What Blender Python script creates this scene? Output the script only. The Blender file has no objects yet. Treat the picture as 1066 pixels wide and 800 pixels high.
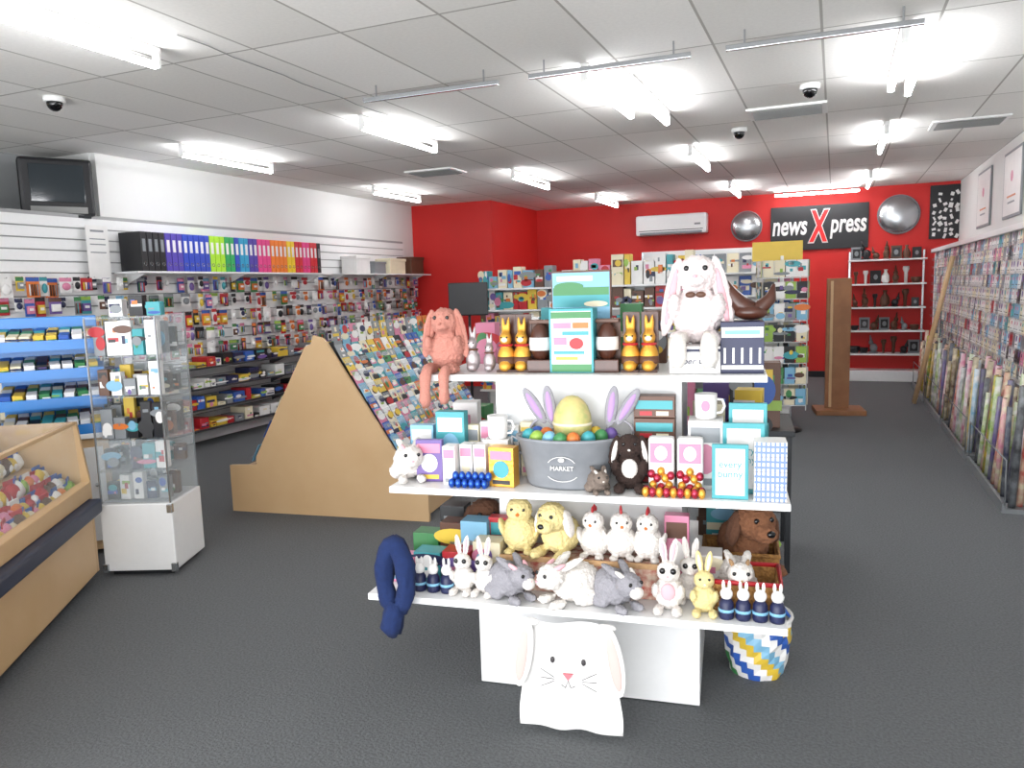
import bpy, bmesh, math, random
from mathutils import Vector, Matrix, Euler, noise
R=random.Random(11)
sc=bpy.context.scene; C=sc.collection; PI=math.pi
sc.view_settings.view_transform='Standard'; sc.view_settings.exposure=.55
# ---------------------------------------------------------------- materials
def lin(h):
    c=[int(h[i:i+2],16)/255 for i in (0,2,4)]
    return tuple(((x+.055)/1.055)**2.4 if x>.04045 else x/12.92 for x in c)+(1,)
MATS={}
def mat(n,h,rough=.55,metal=0,emit=0,noise=0,scale=30,bump=0,alpha=1,h2=None):
    if n in MATS: return MATS[n]
    m=bpy.data.materials.new(n); m.use_nodes=True; nt=m.node_tree; b=nt.nodes['Principled BSDF']
    c=lin(h); b.inputs['Base Color'].default_value=c; b.inputs['Roughness'].default_value=rough
    b.inputs['Metallic'].default_value=metal; b.inputs['Alpha'].default_value=alpha
    if emit: b.inputs['Emission Color'].default_value=c; b.inputs['Emission Strength'].default_value=emit
    if noise or bump or h2:
        tc=nt.nodes.new('ShaderNodeTexCoord'); t=nt.nodes.new('ShaderNodeTexNoise'); t.inputs['Scale'].default_value=scale; t.inputs['Detail'].default_value=4
        nt.links.new(tc.outputs['Object'],t.inputs['Vector'])
        if noise or h2:
            r=nt.nodes.new('ShaderNodeValToRGB'); r.color_ramp.elements[0].position=.35; r.color_ramp.elements[1].position=.65
            c2=lin(h2) if h2 else tuple(x*(1-noise) for x in c[:3])+(1,)
            r.color_ramp.elements[0].color=c2; r.color_ramp.elements[1].color=c
            nt.links.new(t.outputs['Fac'],r.inputs['Fac']); nt.links.new(r.outputs['Color'],b.inputs['Base Color'])
        if bump:
            bp=nt.nodes.new('ShaderNodeBump'); bp.inputs['Strength'].default_value=bump; bp.inputs['Distance'].default_value=.01
            nt.links.new(t.outputs['Fac'],bp.inputs['Height']); nt.links.new(bp.outputs['Normal'],b.inputs['Normal'])
    MATS[n]=m; return m
PAL=dict(red='ae1f28',blue='2c56a6',navy='1a2046',yellow='d6b53c',green='3a7d48',lime='8aac44',orange='d0702e',pink='cf7d9a',purple='685192',teal='3b979f',black='18181c',white='e4e2e0',grey='808488',brown='5a3928',cream='dfd5b8',skyblue='78acc9')
P={k:mat('print_'+k,v,.45,noise=.06,scale=8) for k,v in PAL.items()}
GOLD=mat('gold_foil','d8a040',.35,.6,bump=.3,scale=60); SILV=mat('silver_foil','b0a6a8',.3,.7,bump=.3,scale=60)
BFOIL=mat('blue_foil','2b56b0',.28,.7); RFOIL=mat('red_foil','b0344a',.25,.7); CHOC=mat('chocolate','4a281c',.3,noise=.2)
LAM=mat('white_laminate','e4e4e4',.35,noise=.02); WOOD=mat('beech','c4a47c',.45,h2='bf9e75',scale=3); WOODL=mat('beech_light','c8a77e',.45,h2='c2a075',scale=3); POSTW=mat('beech_dark','94633c',.45,h2='835631',scale=6)
WIRE=mat('dark_wire','2b2d30',.4,.5); STEEL=mat('chrome','b8bbbe',.25,.9); ACR=mat('acrylic','dfe9ee',.08,alpha=.16); GLASS=mat('glass','cfe2e4',.04,alpha=.1)
def fur(n,h,h2=None): return mat('fur_'+n,h,.95,h2=h2,noise=.14,scale=50,bump=.5)
FW=fur('white','e6e0da'); FG=fur('grey','96949a'); FS=fur('salmon','bd8072'); FB=fur('brown','5a3a28'); FD=fur('dark','34241f'); FY=fur('yellow','e2d094'); FP=fur('pale pink','e9dddc'); FN=fur('navy','102552'); FT=fur('tan','b48f68')
EYE=mat('eye','0c0c0e',.1); PINKF=mat('pink_felt','d8a6ae',.9)
# ---------------------------------------------------------------- mesh builder
class MB:
    def __init__(s): s.v=[];s.f=[];s.mi=[];s.sm=[];s.ms=[]
    def add(s,vs,fs,m,sm=False,T=None):
        if m not in s.ms: s.ms.append(m)
        k=s.ms.index(m); o=len(s.v)
        s.v+= [tuple(T@Vector(v)) if T else tuple(v) for v in vs]
        for f in fs: s.f.append([i+o for i in f]); s.mi.append(k); s.sm.append(sm)
        return s
    def box(s,c,d,m,rot=None,bev=0):
        b=bmesh.new(); bmesh.ops.create_cube(b,size=1); bmesh.ops.scale(b,vec=d,verts=b.verts)
        if bev: bmesh.ops.bevel(b,geom=b.edges[:],offset=min(bev,min(d)*.4),segments=2,affect='EDGES',profile=.6)
        T=Matrix.Translation(c)
        if rot: T=T@Euler(rot).to_matrix().to_4x4()
        b.verts.index_update(); s.add([v.co.copy() for v in b.verts],[[v.index for v in f.verts] for f in b.faces],m,False,T); b.free(); return s
    def ell(s,c,r,m,rot=None,n=16,k=10):
        T=Matrix.Translation(c)
        if rot: T=T@Euler(rot).to_matrix().to_4x4()
        vs=[(0,0,-r[2])]; fs=[]
        for j in range(1,k):
            a=PI*j/k
            for i in range(n): t=2*PI*i/n; vs.append((r[0]*math.sin(a)*math.cos(t),r[1]*math.sin(a)*math.sin(t),-r[2]*math.cos(a)))
        vs.append((0,0,r[2])); L=len(vs)-1
        for i in range(n):
            q=(i+1)%n; fs.append([0,1+q,1+i]); fs.append([L,1+(k-2)*n+i,1+(k-2)*n+q])
            for j in range(k-2): fs.append([1+j*n+i,1+j*n+q,1+(j+1)*n+q,1+(j+1)*n+i])
        return s.add(vs,fs,m,True,T)
    def tube(s,pts,r,m,n=8,cap=True):
        pts=[Vector(p) for p in pts]; rs=r if isinstance(r,(list,tuple)) else [r]*len(pts); vs=[]; fs=[]; u=None
        for i,p in enumerate(pts):
            d=(pts[min(i+1,len(pts)-1)]-pts[max(i-1,0)]).normalized()
            if u is None: u=d.orthogonal().normalized()
            u=(u-d*u.dot(d)); u=u.normalized() if u.length>1e-5 else d.orthogonal().normalized()
            w=d.cross(u)
            for k in range(n): a=2*PI*k/n; vs.append(p+(u*math.cos(a)+w*math.sin(a))*rs[i])
        for i in range(len(pts)-1):
            for k in range(n): q=(k+1)%n; fs.append([i*n+k,i*n+q,(i+1)*n+q,(i+1)*n+k])
        if cap: fs.append(list(range(n))[::-1]); fs.append([(len(pts)-1)*n+k for k in range(n)])
        return s.add(vs,fs,m,n>6)
    def lathe(s,prof,m,n=24,sx=1,sy=1,c=(0,0,0),sm=True):
        vs=[];fs=[]
        for r,z in prof:
            for i in range(n): a=2*PI*i/n; vs.append((c[0]+r*sx*math.cos(a),c[1]+r*sy*math.sin(a),c[2]+z))
        for j in range(len(prof)-1):
            for i in range(n): q=(i+1)%n; fs.append([j*n+i,j*n+q,(j+1)*n+q,(j+1)*n+i])
        fs.append(list(range(n))[::-1]); fs.append([(len(prof)-1)*n+i for i in range(n)])
        return s.add(vs,fs,m,sm)
    def prism(s,poly,y0,y1,m,ax='y'):
        f=(lambda a,b,t:(a,t,b)) if ax=='y' else ((lambda a,b,t:(t,a,b)) if ax=='x' else (lambda a,b,t:(a,b,t)))
        n=len(poly); vs=[f(a,b,y0) for a,b in poly]+[f(a,b,y1) for a,b in poly]
        fs=[list(range(n)),list(range(n,2*n))[::-1]]+[[i,i+n,(i+1)%n+n,(i+1)%n] for i in range(n)]
        return s.add(vs,fs,m)
    def disc(s,x,y,z,rx,rz,m,n=18): return s.add([(x+rx*math.cos(2*PI*i/n),y,z+rz*math.sin(2*PI*i/n)) for i in range(n)],[list(range(n))],m)
    def mesh(s,n='m'):
        me=bpy.data.meshes.new(n); me.from_pydata(s.v,[],s.f)
        for m in s.ms: me.materials.append(m)
        for p,k,q in zip(me.polygons,s.mi,s.sm): p.material_index=k; p.use_smooth=q
        bm=bmesh.new(); bm.from_mesh(me); bmesh.ops.recalc_face_normals(bm,faces=bm.faces); bm.to_mesh(me); bm.free()
        return me
def B(c,d,m,rot=None,bev=.003): return MB().box(c,d,m,rot,bev).mesh()
def O(n,me,par=None,loc=(0,0,0),rot=(0,0,0),lab=None):
    o=bpy.data.objects.new(n,me); C.objects.link(o); o.location=loc; o.rotation_euler=rot
    if par: o.parent=par
    if lab: o['label']=lab
    return o
def thing(n,label,cat,loc=(0,0,0),rz=0,mesh=None,parts=(),group=None,sc=1,mx=None,rot=None,kind=None):
    o=O(n,mesh); 
    if mx is not None: o.matrix_world=mx
    else:
        o.location=loc; o.rotation_euler=rot or (0,0,rz); o.scale=(sc,)*3
    o['label']=label; o['category']=cat
    if group: o['group']=group
    if kind: o['kind']=kind
    for p in parts:
        q=O(p[0],p[1],o)
        if len(p)>2 and p[2]:
            for s in p[2]: O(s[0],s[1],q)
        if len(p)>3: q['label']=p[3]
    return o
def struct(n,me,loc=(0,0,0)): o=O(n,me,None,loc); o['kind']='structure'; return o
def shag(me,amp=.014,fr=26):
    ns=[v.normal.copy() for v in me.vertices]
    for v,nv in zip(me.vertices,ns): v.co+=nv*(amp*noise.noise(v.co*fr)+amp*.8*(R.random()-.5))
    return me
def blob(shapes,m,vox=.03,sh=True):
    b=MB()
    for s in shapes: b.ell(s[0],s[1],m,s[2] if len(s)>2 else None,20,14)
    o=O('tmp',b.mesh()); r=o.modifiers.new('r','REMESH'); r.mode='VOXEL'; r.voxel_size=vox; r.use_smooth_shade=True
    q=o.modifiers.new('s','SMOOTH'); q.iterations=3; q.factor=.6
    bpy.context.view_layer.update(); dg=bpy.context.evaluated_depsgraph_get(); me=bpy.data.meshes.new_from_object(o.evaluated_get(dg))
    bpy.data.objects.remove(o); me.materials.clear(); me.materials.append(m)
    for p in me.polygons: p.use_smooth=True; p.material_index=0
    if sh: shag(me,.018,34)
    return me
def text(s,size,m,ext=.002,bold=0,shear=0,zs=1):
    c=bpy.data.curves.new('t','FONT'); c.body=s; c.size=size; c.extrude=ext; c.align_x='CENTER'; c.align_y='CENTER'; c.offset=bold; c.shear=shear
    o=O('tmp',c); bpy.context.view_layer.update(); me=bpy.data.meshes.new_from_object(o.evaluated_get(bpy.context.evaluated_depsgraph_get()))
    bpy.data.objects.remove(o)
    for v in me.vertices: x,y,z=v.co; v.co=(x,-z,y*zs)
    me.materials.clear(); me.materials.append(m); return me
def shift(me,d):
    me.transform(Matrix.Translation(d)); return me
def fit(me,x0,x1,z0,z1,y):
    xs=[v.co.x for v in me.vertices]; zs=[v.co.z for v in me.vertices]; a,b,c,d=min(xs),max(xs),min(zs),max(zs)
    for v in me.vertices: v.co=(x0+(v.co.x-a)/(b-a)*(x1-x0),v.co.y+y,z0+(v.co.z-c)/(d-c)*(z1-z0))
    return me
def cover(w,h,d,base,deco=(),bev=.002):
    mb=MB().box((0,0,h/2),(w,d,h),base,None,bev); y=-d/2-.0006
    for i,(k,x,z,a,b,m) in enumerate(deco):
        if k=='r': mb.box((x*w,y,z*h),(a*w,.0012+.0004*i,b*h),m)
        else: mb.disc(x*w,y-.001-.0004*i,z*h,a*w,b*h,m)
    return mb.mesh()
names=[k for k in PAL if k not in('cream',)]
def rdeco(base=None,n=3):
    d=[]
    for i in range(n):
        c=P[R.choice(names+['white','white','white','grey','cream'])]
        d.append((R.choice('rre'),R.uniform(-.22,.22),R.uniform(.2,.8),R.uniform(.15,.55) if i else .8,R.uniform(.08,.25),c))
    return d
# ---------------------------------------------------------------- camera
th=math.radians(22.87); ph=math.radians(7.12); ro=.03
f=Vector((-math.sin(th),math.cos(th),0)); r3=Vector((math.cos(th),math.sin(th),0)); z3=Vector((0,0,1))
U3=math.sin(ph)*f+math.cos(ph)*z3; F3=math.cos(ph)*f-math.sin(ph)*z3
cx=math.cos(ro)*r3-math.sin(ro)*U3; cy=math.sin(ro)*r3+math.cos(ro)*U3; cz=-F3
cam=bpy.data.cameras.new('camera'); co=bpy.data.objects.new('camera',cam); C.objects.link(co); sc.camera=co
cam.lens=27.02; cam.sensor_width=36; cam.clip_start=.05
co.matrix_world=Matrix(((cx.x,cy.x,cz.x,0),(cx.y,cy.y,cz.y,0),(cx.z,cy.z,cz.z,1.6),(0,0,0,1)))
# ---------------------------------------------------------------- room
CARP=mat('carpet','606264',.95,h2='505254',scale=90,bump=.6)
WALLW=mat('wall_paint','dededc',.7,noise=.02,scale=3); REDW=mat('red_paint','cc1f1a',.6,noise=.05,scale=2); GREYW=mat('grey_paint','8f9192',.8,noise=.05,scale=2)
def ceil_mat():
    m=bpy.data.materials.new('ceiling_tiles'); m.use_nodes=True; nt=m.node_tree; b=nt.nodes['Principled BSDF']; L=nt.links
    tc=nt.nodes.new('ShaderNodeTexCoord'); mp=nt.nodes.new('ShaderNodeMapping'); mp.inputs['Location'].default_value=(.085,.1,0)
    br=nt.nodes.new('ShaderNodeTexBrick'); br.offset=0; br.inputs['Scale'].default_value=1; br.inputs['Brick Width'].default_value=1.2; br.inputs['Row Height'].default_value=.6
    br.inputs['Mortar Size'].default_value=.008; br.inputs['Mortar Smooth'].default_value=.1; br.inputs['Color1'].default_value=lin('f4f2ee'); br.inputs['Color2'].default_value=lin('e5e3de'); br.inputs['Mortar'].default_value=lin('aeaba4')
    mp.inputs['Rotation'].default_value=(0,0,PI/2)
    n=nt.nodes.new('ShaderNodeTexNoise'); n.inputs['Scale'].default_value=45; n.inputs['Detail'].default_value=5
    mx=nt.nodes.new('ShaderNodeMixRGB'); mx.blend_type='MULTIPLY'; mx.inputs['Fac'].default_value=.14
    L.new(tc.outputs['Object'],mp.inputs['Vector']); L.new(mp.outputs['Vector'],br.inputs['Vector']); L.new(tc.outputs['Object'],n.inputs['Vector'])
    L.new(br.outputs['Color'],mx.inputs['Color1']); L.new(n.outputs['Fac'],mx.inputs['Color2']); L.new(mx.outputs['Color'],b.inputs['Base Color']); b.inputs['Roughness'].default_value=.9
    return m
struct('floor',B((-2.7,6,-.05),(9.4,15.6,.1),CARP,bev=0)); struct('ceiling',B((-2.7,6,3.05),(9.4,15.6,.1),ceil_mat(),bev=0))
struct('wall_right',B((1.75,6,1.5),(.1,15.4,3),WALLW,bev=0)); struct('wall_back',B((-2.6,13.55,1.5),(8.7,.1,3),REDW,bev=0))
struct('wall_left',MB().box((-6.6,9.5,1.5),(.1,8.1,3),WALLW).box((-7.25,2.2,1.5),(.1,7,3),GREYW).box((-6.9,5.45,2.7),(.6,.06,.6),WALLW).mesh())
struct('wall_column',B((-5.85,12.47,1.5),(1.5,2.06,3),REDW,bev=0))
mb=MB().box((-6.53,7.35,1.2),(.02,7.4,2.4),mat('groove','9a9a9a'))
for k in range(23): mb.box((-6.51,7.35,.055+k*.103),(.02,7.4,.09),LAM)
struct('trim_1',mb.mesh())
struct('baseboard_right',B((1.69,6,.06),(.02,15,.12),WIRE)); struct('baseboard_back',B((-1.8,13.49,.05),(6,.02,.1),WIRE))
mb=MB()
for i in range(5):
    for j in range(8): 
        if R.random()<.72: mb.box((1.36+i*.075+R.uniform(-.01,.01),13.46,2.2+j*.09+R.uniform(-.02,.02)),(R.uniform(.025,.06),.012,R.uniform(.03,.075)),P['white'],(0,R.uniform(-.6,.6),0))
w=struct('window_1',B((1.5,13.48,2.55),(.4,.03,.8),P['black'])); q=O('pane',mb.mesh(),w)
# ---------------------------------------------------------------- ceiling fixtures
TUBE=mat('tube_glow','fbfcff',.5,emit=32); BAT=mat('batten','e8e8e6',.5)
batten=MB().box((0,0,-.02),(.045,1.26,.04),BAT,None,.008).mesh()
caps=[MB().box((0,s*.615,-.075),(.045,.02,.08),BAT,None,.004).mesh() for s in(-1,1)]
tube=MB().tube([(0,-.6,-.1),(0,.6,-.1)],.019,TUBE,12).mesh()
L=[(-3.55,2.8,'nearest the counter'),(-3.5,6,'above the wooden rack'),(-3.55,9.25,'before the red column'),(-3.4,12.2,'near the air conditioner'),(-5.55,6.15,'beside the television'),(-5.65,9.5,'above the far folders'),
 (-1.5,5.5,'left of the brightest pair'),(-1.3,5.9,'right of the brightest pair'),(-1.4,8.8,'in the middle of the ceiling'),(-1.4,12,'before the black banner'),(.33,5.6,'nearest on the right side'),(.45,5.8,'beside the nearest right one'),(.4,8.6,'above the card aisle'),(.4,12,'deepest over the card aisle')]
for x,y,l in L: thing('ceiling_light','lit fluorescent tube light '+l,'ceiling light',(x,y,3),0,None,[('batten',batten),('end_cap',caps[0]),('end_cap',caps[1]),('tube',tube)],'fluorescent tube lights')
thing('ceiling_light','fluorescent tube running crosswise just in front of the red back wall','ceiling light',(-.3,12.9,3),PI/2,None,[('batten',batten),('tube',tube)],'fluorescent tube lights')
bar=B((0,0,-.09),(1,.03,.03),STEEL); rod=[MB().tube([(s*.4,0,0),(s*.4,0,-.08)],.006,STEEL,6).mesh() for s in(-1,1)]
for x,l in((-2.52,'left'),(-1.3,'middle'),(-.1,'right')): thing('hanging_rail','thin metal sign rail under the ceiling, the %s of three'%l,'rail',(x,4.7,3),.02,None,[('bar',bar),('hanger',rod[0]),('hanger',rod[1])],'sign rails')
dome=[('base',MB().lathe([(.07,0),(.07,-.03),(.06,-.035)],BAT).mesh()),('dome',MB().ell((0,0,-.04),(.052,.052,.055),EYE).mesh())]
for x,y,l in((-5.0,3.88,'above the left counter'),(-.2,6.2,'beside the ceiling grille'),(-.85,7.6,'nearer the middle of the shop')): thing('security_camera','small dome security camera on the ceiling '+l,'camera',(x,y,3),0,None,dome)
g=MB().box((0,0,-.01),(.62,.42,.02),BAT,None,.004)
GRL=mat('grille','8a8a88'); gp=[('frame',g.mesh())]
for k in range(8): gp.append(('louver',MB().box((0,-.16+k*.045,-.025),(.54,.022,.006),GRL,(.5,0,0)).mesh()))
for x,y,l in((-.4,7.0,'beside the dome camera'),(-4.4,8.3,'left of the middle lights'),(1.1,8.4,'over the card wall')): thing('ceiling_vent','rectangular air grille in the ceiling '+l,'vent',(x,y,3),0,None,gp)
thing('ceiling_cable','dark thin cable running along the ceiling tiles between the lights','cable',mesh=MB().tube([(-3.27-.06*k/10+.012*math.sin(k*2.1),3.3+k*.22,2.995) for k in range(11)],.003,GRL,6).mesh())
# ---------------------------------------------------------------- television
thing('television','old bulky black box television on a bracket high on the left wall','television',(-6.68,5.12,2.36),math.radians(58),None,[
 ('bracket',MB().box((0,.1,.02),(.5,.4,.03),WIRE).tube([(0,.3,.02),(0,.35,.6)],.03,WIRE).mesh()),
 ('casing',MB().box((0,0,.29),(.6,.14,.52),P['black'],None,.03).prism([(-.26,.08),(.26,.08),(.22,.48),(-.22,.48)],.06,.4,P['black']).mesh()),
 ('screen',MB().box((0,-.075,.32),(.44,.012,.34),mat('crt','2c3338',.08),None,.01).mesh()),('speaker_grille',B((.0,-.076,.08),(.46,.008,.06),GRL))])
thing('notice_sheet','white notice sheet hanging at the left of the folders','notice',(-6.44,5.3,1.8),PI/2,cover(.24,.5,.004,P['white'],[('r',0,.9,.6,.04,P['grey']),('r',0,.75,.7,.02,P['grey']),('r',0,.65,.7,.02,P['grey']),('r',0,.5,.7,.02,P['grey'])]))
# ---------------------------------------------------------------- folders
def wshelf(y0,y1,z,d,m,lab,n='wall_shelf'):
    br=[('bracket',MB().prism([(-6.5,z-.02),(-6.5+d*.8,z-.02),(-6.5,z-.12)],y-.008,y+.008,m).mesh()) for y in(y0+.15,(y0+y1)/2,y1-.15)]
    thing(n,lab,'shelf',mesh=None,parts=[('board',B((-6.5+d/2,(y0+y1)/2,z-.01),(d,y1-y0,.02),m))]+br)
wshelf(5.5,8.6,1.87,.32,LAM,'white wall shelf carrying the row of colourful folders'); wshelf(8.85,11.35,1.87,.32,LAM,'white wall shelf with storage boxes beside the red column')
seq=['black']*4+['purple']*3+['blue']*5+['lime']*3+['green']*2+['blue']+['teal']*2+['purple']*2+['pink']*3+['orange']*4+['yellow']*2+['red']*2+['pink']*2+['red']*2+['black']
SAT=dict(P); SAT.update({k:mat('folder_'+k,v,.4,noise=.05,scale=8) for k,v in dict(purple='4a3aa0',blue='1f3fb0',lime='a5d82a',pink='e03f85',teal='1f95c0',orange='ea7a1a',yellow='f0cc20',green='209a50',red='d01f2a').items()})
fm={}
for i,c in enumerate(seq):
    if c not in fm:
        fm[c]=[('cover',B((0,0,.19),(.069,.29,.38),SAT[c],bev=.006)),('spine_label',B((0,-.146,.25),(.035,.003,.12),P['grey'] if c=='black' else P['white'],bev=0)),('finger_ring',MB().tube([(.016*math.cos(a),-.147,.07+.016*math.sin(a)) for a in [k*PI/5 for k in range(11)]],.003,STEEL,6).mesh())]
    thing('lever_arch_folder','%s lever arch folder upright on the upper left shelf'%c,'folder',(-6.33,5.6+i*.0745,1.87),PI/2,None,fm[c],'%s folders on the upper shelf'%c)
for i,(y,w,h,c) in enumerate([(9.4,.35,.26,'white'),(9.85,.3,.18,'grey'),(10.35,.45,.24,'cream'),(10.95,.4,.28,'brown')]):
    thing('storage_box','%s storage box on the shelf near the red column'%c,'box',(-6.33,y,1.87),PI/2,None,[('body',B((0,0,h*.4),(w,.25,h*.8),P[c],bev=.01)),('lid',B((0,0,h*.87),(w+.02,.27,h*.18),P[c],bev=.008))])
# ---------------------------------------------------------------- wall packs
packs=[]
for c in ['red','blue','black','white','white','grey','black','red','yellow','green','pink','orange','teal','navy','white','purple']:
    for k in range(3):
        w=R.choice([.07,.09,.12]); h=R.uniform(.11,.175); mb=MB().box((0,0,-h/2),(w,.003,h),P[c] if k else P['white'],None,0)
        mb.box((0,-.002,-.02),(w,.002,.035),P[c] if not k else P[R.choice(names)])
        if k==0: mb.ell((0,-.012,-h*.6),(w*.36,.016,h*.26),P[c],None,10,6)
        elif k==1:
            for q in range(4): mb.tube([((q-1.5)*w*.2,-.01,-h*.92),((q-1.5)*w*.2,-.01,-h*.35)],.006,P[R.choice(names)],8)
        else: mb.box((0,-.012,-h*.62),(w*.7,.022,h*.45),P[R.choice(names)],None,.005).box((0,-.024,-h*.6),(w*.4,.002,h*.14),P['white'])
        mb.tube([(0,.03,-.008),(0,-.03,-.008),(0,-.034,.0)],.0025,STEEL,6); packs.append((c,mb.mesh()))
np_=0
def pack(x,y,z,rz,where):
    c,me=R.choice(packs); thing('hanging_pack','%s stationery pack hanging on %s'%(c,where),'stationery pack',(x,y,z),rz,me,(),'%s packs hanging on %s'%(c,where))
for zi,z in enumerate((1.82,1.64,1.46,1.28,1.1)):
    y=4.2+R.random()*.05
    while y<11.3 and np_<300:
        if R.random()<.96: pack(-6.465+R.choice([0,.04,.08]),y,z+R.uniform(-.012,.012),PI/2,'the left slat wall'); np_+=1
        y+=R.uniform(.095,.13)
SG=mat('shelf_grey','3c3e42',.4,.3)
for z,l in((.2,'lowest'),(.42,'second lowest'),(.64,'third lowest'),(.86,'highest')):
    wshelf(4.0,11.3,z,.32,SG,'dark metal wall shelf, the %s of four behind the tower cabinet'%l)
    y=4.15
    while y<11.1:
        w=R.uniform(.06,.19); h=R.uniform(.025,.14); c=R.choice(['black','white','grey','black','white','navy','red','black','cream','grey','blue','yellow'])
        if R.random()<.97: thing('stationery_box','%s stationery box lying on a dark wall shelf'%c,'box',(-6.31,y+w/2,z),PI/2+R.uniform(-.06,.06),cover(w*.92,h,.22,P[c],rdeco(n=3)),(),'%s boxes on the dark wall shelves'%c)
        y+=w+.012
# ---------------------------------------------------------------- counter
ca=math.radians(124); CM=Matrix.Translation((-3.22,2.08,0))@Matrix.Rotation(ca,4,'Z')
EP=[(.03,.06),(.03,.6),(.07,.93),(.66,.93),(.66,.06)]
thing('sales_counter','angled beech counter with glass sweets case at the left','counter',mx=CM,parts=[
 ('body',MB().box((0,.34,.24),(2.2,.62,.36),WOODL,None,.006).mesh()),('plinth',B((0,.36,.03),(2.14,.55,.06),WIRE)),
 ('bumper',B((-.01,.01,.455),(2.18,.09,.08),mat('bumper','2c3244',.5),bev=.015)),('rail',B((0,.05,.545),(2.2,.06,.09),WOODL,bev=.006)),
 ('case_back',B((0,.62,.7),(2.2,.03,.44),WOODL)),('counter_top',B((0,.58,.925),(2.2,.12,.02),WOODL,bev=.006)),('top_rail',B((0,.085,.925),(2.2,.03,.02),WOODL)),
 ('step_shelf',MB().prism([(.18,.5),(.18,.6),(.3,.6),(.3,.69),(.42,.69),(.42,.78),(.6,.78),(.6,.5)],-1.08,1.08,WOODL,'x').mesh()),
 ('glass_front',MB().prism([(.065,.59),(.08,.915),(.085,.915),(.07,.585)],-1.08,1.08,GLASS,'x').mesh()),('glass_top',B((0,.3,.93),(2.16,.4,.006),GLASS,bev=0)),
 ('end_panel',MB().prism(EP,1.1,1.125,WOODL,'x').mesh()),('end_panel',MB().prism(EP,-1.125,-1.1,WOODL,'x').mesh())])
bag={}
for c in['yellow','orange','red','brown','pink','cream','lime','white']:
    bag[c]=MB().ell((0,0,.045),(.05,.032,.045),P[c]).box((0,0,.09),(.07,.006,.03),P[R.choice(['red','white','blue'])],None,.001).ell((.01,-.025,.04),(.02,.01,.018),P['white']).mesh()
for yy,zz,s,dx in((.115,.51,1.1,.066),(.155,.53,1.3,.07),(.24,.601,1.1,.066),(.36,.691,1.15,.07),(.48,.781,1.1,.08)):
    x=-1.02
    while x<1.04:
        c=R.choice(['yellow','orange','red','brown','cream','yellow','brown','pink','white','lime'])
        thing('sweet_bag','%s bag of sweets inside the glass counter case'%c,'sweets',tuple(CM@Vector((x,yy,zz))),ca+R.uniform(-.3,.3),bag[c],(),'%s sweet bags in the counter case'%c,sc=s*R.uniform(.85,1.1)); x+=dx
RT=Matrix.Translation((-4.5,3.28,0))@Matrix.Rotation(math.radians(50),4,'Z')
thing('back_cabinet','low beech cabinet carrying the blue gum rack','cabinet',mx=RT,parts=[('carcass',B((0,.03,.39),(.56,.34,.72),WOODL)),('door',B((0,-.145,.39),(.5,.015,.6),LAM),[('knob',MB().ell((.2,-.16,.45),(.012,.012,.012),STEEL).mesh())]),('cabinet_top',B((0,.02,.765),(.58,.38,.03),LAM))])
RM=RT@Matrix.Translation((0,0,.781))@Matrix.Scale(1.1,4)
BL=mat('blue_plastic','1f72bc',.3)
pr=[('back_panel',MB().box((0,.1,.33),(.5,.015,.66),BL,None,.005).mesh())]
for k in range(4): pr.append(('tray',MB().prism([(-.15,.0+k*.16),(.1,.05+k*.16),(.1,.07+k*.16),(-.13,.022+k*.16),(-.13,.055+k*.16),(-.15,.055+k*.16)],-.27,.27,BL,'x').mesh()))
for s in(-1,1): pr.append(('side_panel',B((s*.275,-.01,.3),(.01,.23,.6),ACR)))
thing('gum_rack','blue plastic tiered gum rack at the left beside the tower cabinet','display rack',mx=RM,parts=pr)
gm={c:cover(.05,.04,.075,P[c],rdeco(n=2)) for c in['white','green','teal','yellow','red','blue','black','pink','cream','brown']}
for k in range(4):
    for i in range(8):
        for j in range(3):
            c=R.choice(['white','green','teal','yellow','white','black','blue','cream','brown','white']); v=Vector((-.215+i*.061,-.085+j*.065,.048+k*.16+j*.012))
            thing('gum_packet','small %s gum packet on the blue tiered rack'%c,'gum',mx=RM@Matrix.Translation(v)@Matrix.Rotation(.2,4,'X')@Matrix.Rotation(R.uniform(-.15,.15),4,'Z'),mesh=gm[c],group='%s packets on the blue rack'%c)
# acrylic tower
TM=Matrix.Translation((-3.77,3.31,0))@Matrix.Rotation(math.radians(22),4,'Z')
pr=[('base',B((0,0,.23),(.42,.4,.4),LAM,bev=.008)),('caster_plinth',B((0,0,.015),(.36,.34,.03),WIRE)),('corner_bracket',B((.2,-.2,.4),(.03,.03,.05),STEEL)),('corner_bracket',B((-.2,-.2,.05),(.03,.03,.05),STEEL)),('corner_bracket',B((.2,-.2,.05),(.03,.03,.05),STEEL))]
for s in(-1,1): pr.append(('side_pane',B((s*.2,0,.97),(.006,.38,1.08),ACR,bev=0)))
pr.append(('front_pane',B((0,-.19,.62),(.4,.006,.36),ACR,bev=0))); pr.append(('back_pane',B((0,.19,.97),(.4,.006,1.08),ACR,bev=0)))
for z in(.44,.62,.8,1.05,1.28,1.5): pr.append(('shelf',B((0,0,z),(.4,.38,.008),ACR,bev=0)))
for a in(-1,1): 
    for b in(-1,1): pr.append(('corner_post',MB().tube([(a*.2,b*.19,.43),(a*.2,b*.19,1.5)],.006,STEEL,6).mesh()))
thing('display_tower','clear acrylic display tower on a white base beside the counter','display cabinet',mx=TM,parts=pr)
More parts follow.
